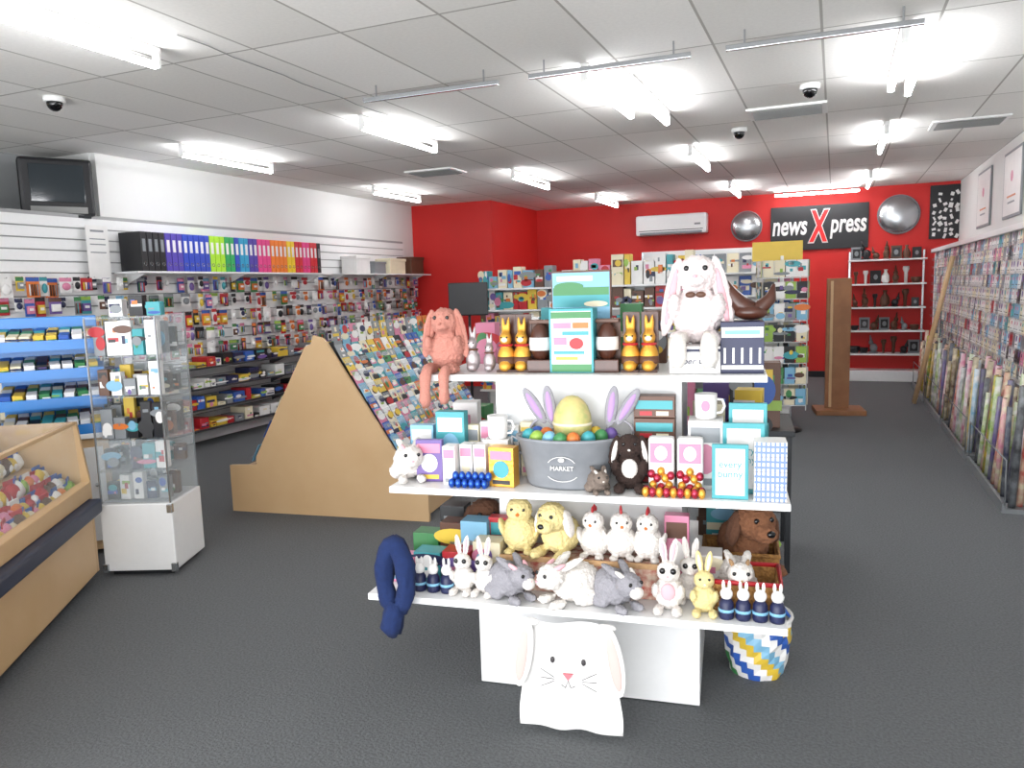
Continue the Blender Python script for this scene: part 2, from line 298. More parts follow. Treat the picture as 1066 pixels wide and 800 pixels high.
for z,hm in((.446,.16),(.626,.16),(.805,.23),(1.055,.21),(1.285,.2)):
    for j in range(3):
        for i in range(5):
            if R.random()<.06: continue
            c=R.choice(['yellow','black','white','brown','navy','grey','black','black','white','grey','teal']); w=R.uniform(.055,.072); h=R.uniform(.08,hm)
            thing('accessory_box','%s boxed accessory in the acrylic tower'%c,'box',mx=TM@Matrix.Translation((-.15+i*.075,-.12+j*.11,z))@Matrix.Rotation(R.uniform(-.2,.2),4,'Z'),mesh=cover(w,h,.05,P[c],rdeco(n=3)),group='%s boxes in the acrylic tower'%c)
for i,(x,c,h) in enumerate(((-.1,'white',.1),(.02,'black',.12),(.12,'teal',.08))): thing('accessory_box','%s gadget box standing on top of the acrylic tower'%c,'box',mx=TM@Matrix.Translation((x,0,1.504)),mesh=cover(.08,h,.06,P[c],rdeco(n=3)))
thing('padded_stool','tan padded rounded object cut off at the lower left corner','stool',(-1.3,1.0,0),0,None,[('seat',MB().ell((0,0,.24),(.13,.13,.08),FT).mesh()),('base',MB().lathe([(.09,0),(.1,.02),(.08,.2)],FT).mesh())])
# ---------------------------------------------------------------- A-frame rack
AM=Matrix.Translation((-3.45,5.19,0))@Matrix.Rotation(math.radians(7),4,'Z')
poly=[(-.79,0),(.79,0),(.79,.34),(.64,.35),(.07,1.26),(.04,1.29),(-.03,1.31),(-.05,1.25),(-.1,1.23),(-.56,.42),(-.56,.36),(-.79,.35)]
Y1=1.15
pr=[('end_panel',MB().prism(poly,-.74,-.71,WOOD).mesh()),('end_panel',MB().prism(poly,Y1,Y1+.03,WOOD).mesh()),('base',B((0,(Y1-.71)/2,.17),(1.5,Y1+.71,.3),WOOD)),
 ('sloped_board',MB().prism([(.6,.34),(.58,.33),(.04,1.22),(.06,1.24)],-.71,Y1,WIRE).mesh()),('sloped_board',MB().prism([(-.6,.34),(-.58,.33),(-.04,1.22),(-.06,1.24)],-.71,Y1,WIRE).mesh())]
up=Vector((-.52,0,.854)); nn=Vector((.854,0,.52))
for k in range(9):
    q=Vector((.615,(Y1-.71)/2,.37))+up*(k*.108); pr.append(('lip',MB().box(tuple(q+nn*.03),(.004,Y1+.7,.035),ACR,(0,-.55,0)).mesh()))
thing('display_rack','beech A-frame card rack with peaked end panel','rack',mx=AM,parts=pr)
cm=[]
for c in['teal','skyblue','white','blue','white','skyblue','cream','green','yellow','pink','orange','grey','black']:
    for k in range(2): cm.append((c,cover(.108,.14,.004,P[c],rdeco(n=4),0)))
for sd in(1,-1):
    for k in range(9):
        for i in range(15):
            if sd<0 and k%2: continue
            c,me=R.choice(cm); 
            u2=Vector((up.x*sd,0,up.z)); n2=Vector((nn.x*sd,0,nn.z)); X=Vector((0,sd,0)); q=Vector((.615*sd,0,.37))+u2*(k*.108)+n2*.012+Vector((0,-.645+i*.124,0))
            T=Matrix(((X.x,-n2.x,u2.x,q.x),(X.y,-n2.y,u2.y,q.y),(X.z,-n2.z,u2.z,q.z),(0,0,0,1)))@Matrix.Rotation(.06,4,'X')
            thing('picture_card','%s picture card in the sloping beech rack'%c,'card',mx=AM@T,mesh=me,group='%s cards in the beech rack'%c)
for i in range(14):
    c,me=R.choice(cm); thing('picture_card','%s picture card standing along the ridge of the beech rack'%c,'card',mx=AM@Matrix.Translation((.09,-.6+i*.13,1.235))@Matrix.Rotation(PI/2,4,'Z')@Matrix.Rotation(-.15,4,'X'),mesh=me,group='%s cards on the rack ridge'%c)
# ---------------------------------------------------------------- right wall cards
pr=[('back_panel',B((1.5,9.7,1.32),(.3,6.8,1.2),LAM))]
for k in range(10): pr.append(('ledge',MB().prism([(1.355,.76+k*.118),(1.32,.765+k*.118),(1.315,.79+k*.118),(1.31,.79+k*.118),(1.315,.755+k*.118),(1.355,.75+k*.118)],6.35,13.05,ACR,'y').mesh()))
pr.append(('top_rail',B((1.48,9.7,1.96),(.36,6.8,.05),LAM)))
thing('card_rack','long white greeting card rack along the right wall','rack',parts=pr)
gc=[]
for c in['white','cream','pink','skyblue','grey','teal','red','black']:
    for k in range(3): 
        base=P[c]; d=[('e' if k==1 else 'r',R.uniform(-.1,.1),.55,.24,.18,P[R.choice(['pink','red','teal','grey','grey','navy','purple','brown','skyblue'])]),('r',0,.22,.6,.05,P[R.choice(['grey','black','grey'])]),('r',R.uniform(-.2,.2),.8,.3,.06,P[R.choice(['grey','black','pink','skyblue'])])]
        gc.append((c,cover(.1,.142,.004,base,d,0)))
wts=[11,11,11,5,5,5,1.6,1.6,1.6,2.4,2.4,2.4,3,3,3,.8,.8,.8,.5,.5,.5,.6,.6,.6]
stuff=MB(); n=0
for i in range(60):
    for k in range(10):
        c,me=R.choices(gc,wts)[0]; y=6.42+i*.109; T=Matrix.Translation((1.338-.004*(i%2),y+R.uniform(-.005,.005),.768+k*.118))@Matrix.Rotation(-PI/2,4,'Z')@Matrix.Rotation(-.07,4,'X')
        if n<300: thing('greeting_card','%s greeting card in the long right wall rack'%c,'greeting card',mx=T,mesh=me,group='%s cards in the right wall rack'%c)
        else:
            for p in me.polygons: stuff.add([me.vertices[v].co for v in p.vertices],[list(range(len(p.vertices)))],me.materials[p.material_index],False,T)
        n+=1
thing('greeting_cards','distant greeting cards filling the far end of the right wall rack','greeting cards',mesh=stuff.mesh(),kind='stuff')
LG=mat('grey_metal','84878a',.4,.3)
for j in range(4):
    a=5.88+j*1.72; b=a+1.5
    thing('wrap_trough','low grey trough of gift wrap rolls, %s from the camera end'%['first','second','third','fourth'][j],'trough',parts=[('tray',MB().prism([(1.06,.0),(1.38,.0),(1.38,.3),(1.36,.3),(1.36,.03),(1.08,.03),(1.08,.07),(1.06,.07)],a,b,LG,'y').mesh()),('rail',MB().tube([(1.375,a,.3),(1.375,a,.7),(1.375,b,.7),(1.375,b,.3)],.005,LG).mesh()),('rail',MB().tube([(1.075,a,.05),(1.075,a,.36),(1.075,b,.36),(1.075,b,.05)],.005,LG).mesh())])
rolls={}
for c,c2 in [('lime','white'),('pink','cream'),('yellow','cream'),('navy','grey'),('green','yellow'),('white','pink'),('red','cream'),('skyblue','white'),('purple','grey'),('grey','white'),('cream','brown'),('black','grey'),('brown','cream')]:
    wm=mat('wrap_'+c,PAL[c],.4,h2=PAL[c2],scale=10)
    rolls[c]=MB().tube([(0,0,0),(0,0,.74)],.021,wm,12).tube([(0,0,.735),(0,0,.745)],.012,P['brown'],8).mesh()
i=0
for j in range(4):
    y=5.93+j*1.72
    while y<5.86+j*1.72+1.5:
        c=R.choice(list(rolls)); x=(1.125,1.18,1.235)[i%3]; i+=1
        thing('gift_wrap_roll','%s patterned gift wrap roll standing in the right wall trough'%c,'gift wrap roll',(x,y,.031),0,rolls[c],(),'%s gift wrap rolls'%c,rot=(R.uniform(-.04,.04),R.uniform(.03,.11),0),sc=R.uniform(.75,1.12)); y+=R.uniform(.03,.055)
for dy,l in((0,'nearer'),(.13,'farther')): thing('wooden_pole','long pale wooden pole leaning against the card rack, the %s of two'%l,'pole',mesh=MB().tube([(.95,10.8+dy,.0),(1.28,10.5+dy,1.82)],.022,WOODL,10).mesh())
for y,l in((11.3,'farther'),(9.6,'nearer')): thing('framed_poster','white framed poster high on the right wall, the %s one'%l,'poster',(1.685,y,2.18),-PI/2,None,[('frame',MB().box((0,0,.35),(.9,.02,.7),P['grey'],None,.004).mesh()),('print',shift(cover(.84,.64,.024,P['white'],[('e',0,.62,.08,.09,P['pink']),('r',0,.3,.5,.03,P['orange']),('r',0,.2,.4,.03,P['grey'])]),(0,0,.03)))])
# ---------------------------------------------------------------- back wall
thing('banner','black shop banner with white lettering and large red X','sign',(-.27,13.47,2.07),0,None,[('panel',B((0,0,.35),(1.46,.02,.7),P['black'])),
 ('lettering',fit(text('news',.3,P['white'],.002,.007,.15),-.7,-.17,.24,.46,-.013)),('lettering',fit(text('press',.3,P['white'],.002,.007,.15),.17,.7,.16,.46,-.013)),
 ('letter',fit(text('X',.6,P['white'],.002,.04,.1),-.16,.17,.1,.64,-.014),None,'white outline of the X'),('letter',fit(text('X',.6,mat('sign_red','e01a1a'),.003,.02,.1),-.14,.15,.12,.62,-.02),None,'large red X')])
thing('air_conditioner','white split air conditioner on the red back wall','air conditioner',(-2.6,13.38,2.42),0,None,[('casing',B((0,0,.17),(1.2,.22,.34),LAM,bev=.04)),('flap',B((0,-.1,.03),(1.05,.05,.04),P['grey'])),('vent_slot',B((0,-.112,.075),(1.08,.004,.012),WIRE)),('display',B((.45,-.112,.16),(.1,.004,.03),P['grey']))])
for x,z,r,l in((-1.38,2.5,.24,'smaller silver convex mirror left of the black banner'),(.875,2.55,.29,'larger silver convex mirror right of the black banner')):
    thing('convex_mirror',l,'mirror',(x,13.48,z),0,None,[('rim',MB().tube([(r*math.cos(a),-.02,r*math.sin(a)) for a in[k*PI/16 for k in range(33)]],.012,P['grey'],8,False).mesh()),('mirror',MB().ell((0,-.01,0),(r,.09,r),STEEL,None,24,16).mesh())])
pr=[('back_panel',B((.72,13.46,1.1),(1.1,.02,1.9),REDW))]
zs=(.42,.78,1.14,1.5,1.87)
for z in zs: pr.append(('shelf',B((.72,13.28,z-.012),(1.08,.35,.024),LAM)))
for x in(.2,1.24): pr.append(('upright',B((x,13.44,1.1),(.03,.03,1.8),STEEL)))
pr.append(('base',B((.72,13.25,.08),(1.1,.4,.16),LAM)))
thing('wall_display','white shelves on red wall holding vases and ornaments','shelving',parts=pr)
vase=[MB().lathe(p_,m,14).mesh() for m in(P['black'],P['white'],P['brown'],P['black']) for p_ in([(.03,0),(.06,.04),(.055,.12),(.02,.18),(.03,.22)],[(.05,0),(.07,.05),(.075,.09),(.07,.09)],[(.02,0),(.025,.15),(.045,.2),(.04,.24)])]
orn=[MB().ell((0,0,.07),(.06,.04,.06),m).ell((.05,0,.14),(.03,.03,.035),m).tube([(.05,0,.16),(.07,0,.24)],[.02,.006],m).box((0,0,.01),(.1,.06,.02),m).mesh() for m in(P['black'],P['brown'],P['grey'])]
fr=[cover(.13,.17,.02,m,[('r',0,.5,.7,.7,P['black']),('e',0,.5,.2,.2,P['grey'])]) for m in(P['black'],P['brown'],P['grey'])]
for z,l in zip(zs,('lowest','second lowest','middle','second highest','top')):
    for i in range(7):
        x=.29+i*.14; k=R.random(); s=R.uniform(.8,1.25)
        if k<.4: thing('vase','small ornament vase on the %s shelf of the red wall'%l,'vase',(x,13.28,z),0,R.choice(vase),(),'vases on the %s red wall shelf'%l,sc=s)
        elif k<.75: thing('bird_ornament','small dark bird ornament on the %s shelf of the red wall'%l,'ornament',(x,13.28,z),R.uniform(0,6),R.choice(orn),(),'ornaments on the %s red wall shelf'%l,sc=s)
        else: thing('photo_frame','small photo frame on the %s shelf of the red wall'%l,'frame',(x,13.3,z),R.uniform(-.2,.2),R.choice(fr),(),'frames on the %s red wall shelf'%l,sc=s)
thing('wooden_post','tall brown timber display panel on a square foot in the aisle','display stand',(.04,9.9,0),math.radians(8),None,[('panel',B((0,0,.82),(.27,.05,1.56),POSTW,bev=.006)),('foot',B((.02,-.02,.03),(.55,.45,.06),POSTW,bev=.006)),('slat',B((-.08,-.03,.82),(.03,.02,1.5),WOODL))])
# ---------------------------------------------------------------- mid-shop fixtures
def gond(loc,w,zs,h,lab,m=LAM,d=.5):
    p=[('back_panel',B((0,.0,h/2),(w,.03,h),m)),('base',B((0,0,.08),(w,d,.16),m))]
    for z in zs: p.append(('shelf',B((0,-d/4-.01,z-.01),(w,d/2,.02),m)))
    for s in(-1,1): p.append(('upright',B((s*w/2,0,h/2),(.03,.06,h),STEEL)))
    thing('gondola_shelf',lab,'shelving',loc,0,None,p)
gond((-2.55,8.2,0),2.4,(.45,.8,1.1,1.36,1.6),1.62,'white double shelf unit behind the centre stand')
for zi,z in enumerate((.45,.8,1.1,1.36,1.6)):
    x=-3.74
    while x<-1.42:
        w=R.uniform(.05,.14); h=R.uniform(.17,.24) if zi<4 else R.uniform(.14,.3)*(1.35 if x>-2.7 else .8); c=R.choice(['white','brown','red','yellow','skyblue','cream','grey','white','brown','pink','teal','cream'])
        thing('gift_box','%s boxed gift on the white unit behind the centre stand'%c,'box',(x+w/2,8.06,z),0,cover(w*.94,h,.13,P[c],rdeco(n=5)),(),'%s boxed gifts behind the centre stand'%c); x+=w+.005
mz=(.4,.66,.92,1.18,1.44,1.7)
gond((-1.3,9.3,0),1.7,mz,1.98,'tall magazine unit left of the card spinner')
for z in mz:
    for i in range(12):
        c=R.choice(['teal','blue','cream','skyblue','white','yellow','cream','navy','white','pink','grey']); thing('magazine','%s magazine facing out on the tall magazine unit'%c,'magazine',(-2.06+i*.139,9.15,z),0,cover(.128,.22,.01,P[c],rdeco(n=4),0),(),'%s magazines on the tall unit'%c,rot=(-.12,0,0))
SP=(-.52,8.6)
pr=[('pole',MB().tube([(0,0,0),(0,0,1.85)],.02,LAM).mesh()),('foot',MB().lathe([(.22,0),(.22,.02),(.05,.05)],WIRE).mesh()),('topper',B((-.05,0,1.9),(.5,.02,.2),P['yellow']),None,'yellow header card')]
for a in range(4):
    T=Matrix.Rotation(a*PI/2+.2,4,'Z'); g=MB()
    for k in range(7):
        g.tube([T@Vector((-.22,-.22,.3+k*.22)),T@Vector((.22,-.22,.3+k*.22))],.005,LAM,6)
    for x in(-.22,.22): g.tube([T@Vector((x,-.22,.25)),T@Vector((x,-.22,1.8))],.006,LAM,6)
    pr.append(('wire_side',g.mesh()))
thing('card_spinner','white wire card spinner left of the tall timber panel','spinner rack',(SP[0],SP[1],0),0,None,pr)
for a in range(4):
    for k in range(7):
        for i in range(4):
            c=R.choice(['white','green','lime','white','grey','cream','skyblue','black','white','cream']); T=Matrix.Translation((SP[0],SP[1],0))@Matrix.Rotation(a*PI/2+.2,4,'Z')@Matrix.Translation((-.165+i*.11,-.235,.31+k*.22))
            thing('spinner_card','%s card on the white wire spinner'%c,'card',mx=T,mesh=cover(.1,.17,.006,P[c],rdeco(n=3),0),group='%s cards on the wire spinner'%c)
thing('blackboard','dark blackboard sign behind the salmon plush rabbit','blackboard',(-3.5,7.2,0),.2,None,[('board',MB().box((0,0,1.5),(.42,.03,.34),P['black'],None,.012).mesh()),('post',MB().tube([(0,.03,0),(0,.03,1.5)],.015,WIRE).mesh()),('foot',B((0,.03,.015),(.3,.3,.03),WIRE))])
thing('side_table','dark framed display table partly hidden behind the centre stand','table',(-.66,4.55,0),.1,None,[('tabletop',B((0,0,.78),(.9,.6,.03),WIRE))]+[('leg',B((a*.42,b*.27,.385),(.03,.03,.77),WIRE)) for a in(-1,1) for b in(-1,1)]+[('lower_shelf',B((0,0,.35),(.84,.56,.02),WIRE))])
for i,(x,y,z,w,h,c,l) in enumerate([(-.98,4.4,.795,.16,.24,'red','low'),(-.8,4.42,.795,.14,.32,'pink','tall'),(-.64,4.4,.795,.15,.2,'green','low'),(-.47,4.42,.795,.13,.3,'black','tall'),(-.33,4.44,.795,.12,.36,'brown','tall'),(-.9,4.5,.36,.25,.25,'brown','wide'),(-.6,4.5,.36,.28,.3,'red','wide'),(-.36,4.55,.36,.18,.34,'black','narrow'),(-.8,4.75,.795,.2,.42,'grey','tallest'),(-.5,4.75,.795,.2,.44,'skyblue','tallest')]):
    thing('gift_box','%s %s gift box %s the dark framed table behind the stand'%(l,c,'on the lower shelf of' if z<.5 else 'standing on top of'),'box',(x,y,z),.1,cover(w,h,.12,P[c],rdeco(n=4)))
# ---------------------------------------------------------------- plush toys
def eyes(y,z,x,r): return [('eye',MB().ell((s*x,y,z),(r,r*.7,r),EYE,None,12,8).mesh()) for s in(-1,1)]
SIT=[((0,.02,.3),(.25,.2,.3)),((0,-.04,.7),(.2,.18,.19)),((0,-.19,.65),(.1,.07,.075)),((-.16,-.24,.07),(.09,.17,.075)),((.16,-.24,.07),(.09,.17,.075)),((-.22,-.12,.38),(.065,.1,.15),(.6,0,.2)),((.22,-.12,.38),(.065,.1,.15),(.6,0,-.2)),((0,.22,.15),(.08,.08,.08))]
CR=[((0,.16,.25),(.23,.33,.24)),((0,-.2,.38),(.17,.18,.16)),((0,-.34,.34),(.09,.07,.07)),((-.13,-.2,.06),(.065,.13,.06)),((.13,-.2,.06),(.065,.13,.06)),((-.2,.2,.1),(.09,.2,.1)),((.2,.2,.1),(.09,.2,.1)),((0,.5,.2),(.08,.08,.08))]
cache={}
def B2(key,sh,m,s=True):
    if (key,m.name) not in cache: cache[(key,m.name)]=blob(sh,m,.02 if s else .03,s)
    return cache[(key,m.name)]
def ear(x,y,z,r,rot,m,mi):
    return ('ear',shag(MB().ell((x,y,z),r,m,rot,24,20).mesh(),.014,34),[('ear_lining',shift(MB().ell((0,0,0),(r[0]*.5,r[1]*.5,r[2]*.72),mi,rot,12,10).mesh(),(x,y-r[1]*.8,z)))])
def rabbit(m,mi=PINKF,pose='sit',ears='up',bigeye=False,muz=None,el=.26):
    sit=pose=='sit'; hz,hy=(.7,-.04) if sit else (.38,-.2)
    p=[('body',B2(pose,SIT if sit else CR,m))]
    if ears=='up': p+=[ear(s*.09,hy+.03,hz+.36,(.065,.035,.24),(0,s*.15,0),m,mi) for s in(-1,1)]
    elif ears=='flop': p+=[ear(s*(.2+el*.12),hy-.02,hz+.18-el,(.08,.045,el),(0,-s*.2,0),m,mi) for s in(-1,1)]
    else: p+=[ear(s*.1,hy+.2,hz+.13,(.06,.2,.045),(.4,0,-s*.3),m,mi) for s in(-1,1)]
    er=.055 if bigeye else .027
    p+=eyes(hy-(.155 if sit else .15),hz+.06,.09,er)
    p.append(('nose',MB().ell((0,hy-(.225 if sit else .21),hz-.02),(.025,.015,.018),mi,None,10,6).mesh()))
    if muz: p.append(('chest_patch',MB().ell((0,-.14,.36),(.13,.07,.16),muz).mesh()))
    return p
def dog(m,m2): 
    p=[('body',B2('dog',[((0,.05,.26),(.24,.3,.25)),((0,-.18,.55),(.2,.2,.19)),((0,-.36,.48),(.12,.13,.1)),((-.17,-.26,.07),(.08,.2,.07)),((.17,-.26,.07),(.08,.2,.07))],m))]
    p+=[('ear',shag(MB().ell((s*.21,-.14,.48),(.055,.1,.18),m2,(0,-s*.25,0),20,16).mesh(),.012)) for s in(-1,1)]+eyes(-.35,.6,.08,.028)+[('nose',MB().ell((0,-.48,.5),(.045,.03,.035),EYE).mesh())]
    return p
def chick(m,beak,comb=None):
    p=[('body',B2('chick',[((0,.03,.3),(.28,.27,.3)),((0,-.05,.68),(.2,.19,.19)),((-.15,-.18,.05),(.08,.12,.05)),((.15,-.18,.05),(.08,.12,.05))],m))]
    p+=[('wing',shag(MB().ell((s*.27,0,.36),(.05,.15,.17),m,(0,s*.3,0)).mesh(),.012)) for s in(-1,1)]+eyes(-.21,.72,.09,.026)
    p.append(('beak',MB().lathe([(.045,0),(.03,.04),(.004,.09)],beak,10).mesh())); me=p[-1][1]; me.transform(Matrix.Translation((0,-.2,.65))@Matrix.Rotation(PI/2,4,'X'))
    if comb: p.append(('comb',MB().ell((0,-.08,.9),(.025,.05,.07),comb).ell((0,0,.91),(.025,.05,.08),comb).ell((0,.07,.88),(.025,.05,.06),comb).mesh()))
    return p
# ---------------------------------------------------------------- centre stand
SR=math.radians(7); SM=Matrix.Translation((-.91,3.03,0))@Matrix.Rotation(SR,4,'Z')
pr=[('base',B((0,0,.225),(.87,.6,.44),LAM,bev=.004)),('column',B((0,.0,.85),(.73,.4,.8),LAM,bev=.003)),('bottom_shelf',B((-.03,0,.45),(1.51,1.15,.025),LAM,bev=.003)),('middle_shelf',B((.01,0,.848),(1.45,.98,.025),LAM,bev=.003)),('top_shelf',B((.03,0,1.258),(1.27,.63,.025),LAM,bev=.003))]
thing('display_stand','white three tier display stand covered with Easter gifts','display stand',mx=SM,parts=pr)
zT,zM,zB=1.271,.861,.463
def put(n,lab,cat,x,y,z,mesh=None,parts=(),rz=0,s=1,group=None):
    return thing(n,lab,cat,mx=SM@Matrix.Translation((x,y,z))@Matrix.Rotation(rz,4,'Z')@Matrix.Scale(s,4),mesh=mesh,parts=parts,group=group)
# top shelf
FS2=fur('deep_salmon','b07264')
sal=rabbit(FS,FS2,'sit','flop',el=.34)
sal+=[('leg',shag(MB().tube([(-.13,-.25,.08),(-.15,-.4,.06),(-.15,-.48,-.02),(-.15,-.49,-.2),(-.15,-.5,-.34),(-.15,-.5,-.42)],[.06,.07,.07,.06,.08,.04],FS,18).mesh(),.02)),('leg',shag(MB().tube([(.11,-.25,.08),(.12,-.4,.06),(.12,-.48,-.02),(.12,-.49,-.18),(.12,-.5,-.3),(.12,-.5,-.38)],[.06,.07,.07,.06,.08,.04],FS,18).mesh(),.02))]
put('plush_rabbit','salmon shaggy plush rabbit dangling its legs off the top shelf','soft toy',-.565,-.2,zT,None,sal,.0,.29)
def foil(m,rb): 
    return [('body',B2('foil',[((0,0,.25),(.16,.14,.25)),((0,-.03,.58),(.115,.11,.13)),((-.05,.01,.8),(.042,.037,.18)),((.05,.01,.8),(.042,.037,.18)),((0,-.1,.1),(.12,.11,.1))],m,False)),('ribbon',MB().tube([(.11*math.cos(a),.095*math.sin(a)-.02,.47) for a in[k*PI/8 for k in range(17)]],.022,rb,6).mesh())]+eyes(-.13,.61,.05,.016)
put('foil_rabbit','silver foil rabbit nearest the salmon plush','chocolate rabbit',-.455,-.2,zT,None,foil(SILV,P['brown']),0,.19)
put('foil_rabbit','shorter silver foil rabbit beside the gold ones','chocolate rabbit',-.385,-.2,zT,None,foil(SILV,P['brown']),0,.16)
gb=foil(GOLD,P['red'])+[('label_band',MB().lathe([(.162,.14),(.168,.16),(.162,.27)],P['brown'],18,1,.9).mesh()),('box_back',MB().box((0,.16,.5),(.29,.02,1.0),CHOC,None,.01).box((0,0,.02),(.29,.3,.04),CHOC).mesh()),('face_patch',MB().ell((0,-.1,.57),(.065,.045,.055),P['cream']).mesh())]
for x,l in((-.315,'left one beside the silver rabbits'),(-.25,'beside the left egg carton'),(.175,'beside the right egg carton'),(.245,'beside the large white plush')): put('foil_rabbit','gold foil chocolate rabbit with brown card back, '+l,'chocolate rabbit',x,-.2,zT,None,gb,0,.225)
def eggpack(): return [('carton',MB().box((0,0,.025),(.095,.08,.05),CHOC,None,.004).mesh()),('egg',MB().ell((0,0,.115),(.042,.037,.075),CHOC).mesh()),('band',MB().lathe([(.043,.085),(.0445,.11),(.043,.135)],P['white'],18,1,.9).mesh()),('top_flap',B((0,.02,.195),(.09,.04,.015),P['brown'])),('back_card',B((0,.04,.1),(.094,.004,.2),P['brown']))]
for x,l in((-.175,'left'),(.087,'right')): put('chocolate_egg_pack','boxed brown chocolate egg with white band, %s of the picture box'%l,'chocolate egg',x,-.2,zT,None,eggpack())
put('picture_box','teal white and pink striped gift box at the centre of the top shelf','box',-.043,-.2,zT,cover(.17,.245,.1,P['teal'],[('r',0,.5,.9,.92,P['white']),('r',0,.9,.9,.1,P['green']),('r',0,.08,.9,.12,P['green']),('r',-.2,.74,.4,.09,P['pink']),('r',.22,.74,.36,.09,P['orange']),('r',.1,.62,.6,.06,P['teal']),('r',-.25,.5,.3,.12,P['pink']),('e',.12,.46,.16,.09,P['red']),('r',-.05,.32,.7,.05,P['teal']),('r',-.1,.23,.5,.05,P['yellow'])]))
put('picture_book','tall blue seaside picture book behind the striped gift box','book',-.035,-.06,zT,cover(.24,.39,.03,P['brown'],[('r',0,.5,.96,.96,P['skyblue']),('r',0,.78,.94,.1,P['green']),('r',0,.69,.94,.12,P['teal']),('r',-.1,.92,.6,.05,P['white']),('e',-.2,.84,.25,.045,P['green']),('e',.25,.66,.2,.03,P['cream'])]))
put('gift_carton','low white carton with dark script under the large plush','box',.415,-.2,zT,None,[('body',cover(.18,.1,.14,P['white'],[('r',0,.85,1,.1,P['navy'])])),('lettering',shift(text('Paper Gifts',.032,P['navy'],.0005,0,.3),(0,-.072,.045)))])
nv=[('r',(k-2)*.2,.35,.05,.3,P['white']) for k in range(5)]+[('r',0,.8,.96,.2,P['white']),('r',0,.8,.8,.08,P['skyblue']),('r',0,.12,.96,.08,P['white'])]
put('gift_carton','navy and white striped carton at the right end of top shelf','box',.58,-.18,zT,cover(.15,.185,.16,P['navy'],nv))
big=rabbit(FP,PINKF,'sit','flop',el=.4)+[('bow',MB().ell((-.05,-.2,.5),(.05,.025,.03),P['brown']).ell((.05,-.2,.5),(.05,.025,.03),P['brown']).mesh())]+[('leg',shag(MB().tube([(s*.12,-.24,.08),(s*.15,-.36,.06),(s*.15,-.42,-.02),(s*.15,-.43,-.12),(s*.15,-.43,-.2)],[.06,.08,.08,.085,.05],FW,18).mesh(),.02)) for s in(-1,1)]
put('plush_rabbit','large pale white and pink lop eared plush rabbit','soft toy',.42,-.15,zT+.1,None,big,-.05,.37)
put('curved_ornament','dark brown curved two horned ornament on the striped carton','ornament',.61,-.16,zT+.186,None,[('horn',MB().tube([(-.02,0,.03),(.03,0,.04),(.07,0,.08),(.08,0,.13)],[.03,.03,.022,.005],CHOC,14).mesh()),('horn',MB().tube([(.02,0,.03),(-.04,0,.06),(-.07,0,.1),(-.1,0,.16)],[.03,.035,.025,.006],CHOC,14).mesh()),('base',MB().ell((0,0,.03),(.06,.045,.03),CHOC).mesh())])
for x,c,h in((-.5,'pink',.18),(-.3,'white',.2),(-.2,'teal',.24),(.14,'green',.25),(.24,'brown',.22),(.5,'yellow',.3)): put('gift_box','%s gift box in the rear row of the top shelf'%c,'box',x,.15,zT,cover(.09,h,.08,P[c],rdeco(n=4)))
# middle shelf
put('plush_rabbit','small white plush rabbit at the left corner of middle shelf','soft toy',-.67,-.38,zM,None,rabbit(FW,PINKF,'crouch','back'),.5,.27)
def deco_b(*cs): return [('r',0,.8,.85,.22,P[cs[0]]),('e',0,.45,.32,.22,P[cs[1]]),('r',0,.12,.7,.1,P[cs[2]]),('r',0,.45,.3,.05,P[R.choice(['navy','grey','red','purple'])])]
put('gift_book','purple and pink gift book behind the small white rabbit','book',-.585,-.38,zM,cover(.105,.165,.03,P['purple'],deco_b('pink','white','yellow')),(),.1)
put('gift_book','teal boxed book standing tall at the left of middle shelf','book',-.53,-.27,zM,cover(.12,.26,.05,P['teal'],deco_b('white','skyblue','white')))
put('gift_book','pale blue boxed book beside the tall teal one','book',-.66,-.25,zM,cover(.1,.2,.05,P['skyblue'],deco_b('white','pink','white')))
for i,(x,y) in enumerate(((-.49,-.4),(-.435,-.36),(-.38,-.36))): put('gift_card_pack','white and pink gift card pack, %s from the purple book'%(['first','second','third'][i]),'card pack',x,y,zM,cover(.05,.15,.06,P['white'],deco_b('pink','cream','grey')))
for i in range(5): put('gift_card_pack','tall pale card pack in the rear left row, %s from the teal book'%['first','second','third','fourth','fifth'][i],'card pack',-.45+i*.055,-.23,zM,cover(.048,.2+.015*(i%3),.04,P[['cream','white','skyblue','white','cream'][i]],deco_b(['grey','pink','cream','skyblue','yellow'][i],'grey','pink')))
em={k:MB().ell((0,0,.016),(.013,.013,.018),m,None,12,8).mesh() for k,m in(('blue foil',BFOIL),('gold foil',GOLD),('red foil',RFOIL))}
for i in range(24):
    j=i if i<18 else i-18
    put('foil_egg','small blue foil egg in the heap on the middle shelf','chocolate egg',-.47+(j%6)*.026+(.013 if i>=18 else 0),-.46+(j//6)*.025+(.012 if i>=18 else 0),zM+(0 if i<18 else .026),em['blue foil'],(),R.uniform(0,3),1,'blue foil eggs')
for i in range(18):
    c=['gold foil','red foil'][i%2]; put('foil_egg','small %s egg lying in front of the egg bags'%c,'chocolate egg',.255+(i%9)*.024,-.468+(i//9)*.024,zM,em[c],(),R.uniform(0,3),1,'%s eggs before the bags'%c)
def mug(m): return [('cup',MB().lathe([(.034,0),(.038,.01),(.04,.09),(.036,.09),(.034,.012),(.002,.012)],m).mesh()),('handle',MB().tube([(.038,0,.07),(.058,0,.068),(.066,0,.045),(.055,0,.022),(.037,0,.02)],.005,m,8).mesh())]
put('gift_box','pale gift box under the left mug','box',-.33,-.3,zM,cover(.1,.16,.08,P['white'],deco_b('cream','pink','white')))
put('mug','white mug on a gift box left of the metal tub','mug',-.33,-.3,zM+.161,None,mug(P['white']))
put('gift_box','gold and pink sweets box left of the metal tub','box',-.28,-.4,zM,cover(.1,.15,.06,GOLD,deco_b('pink','teal','black')),(),-.1)
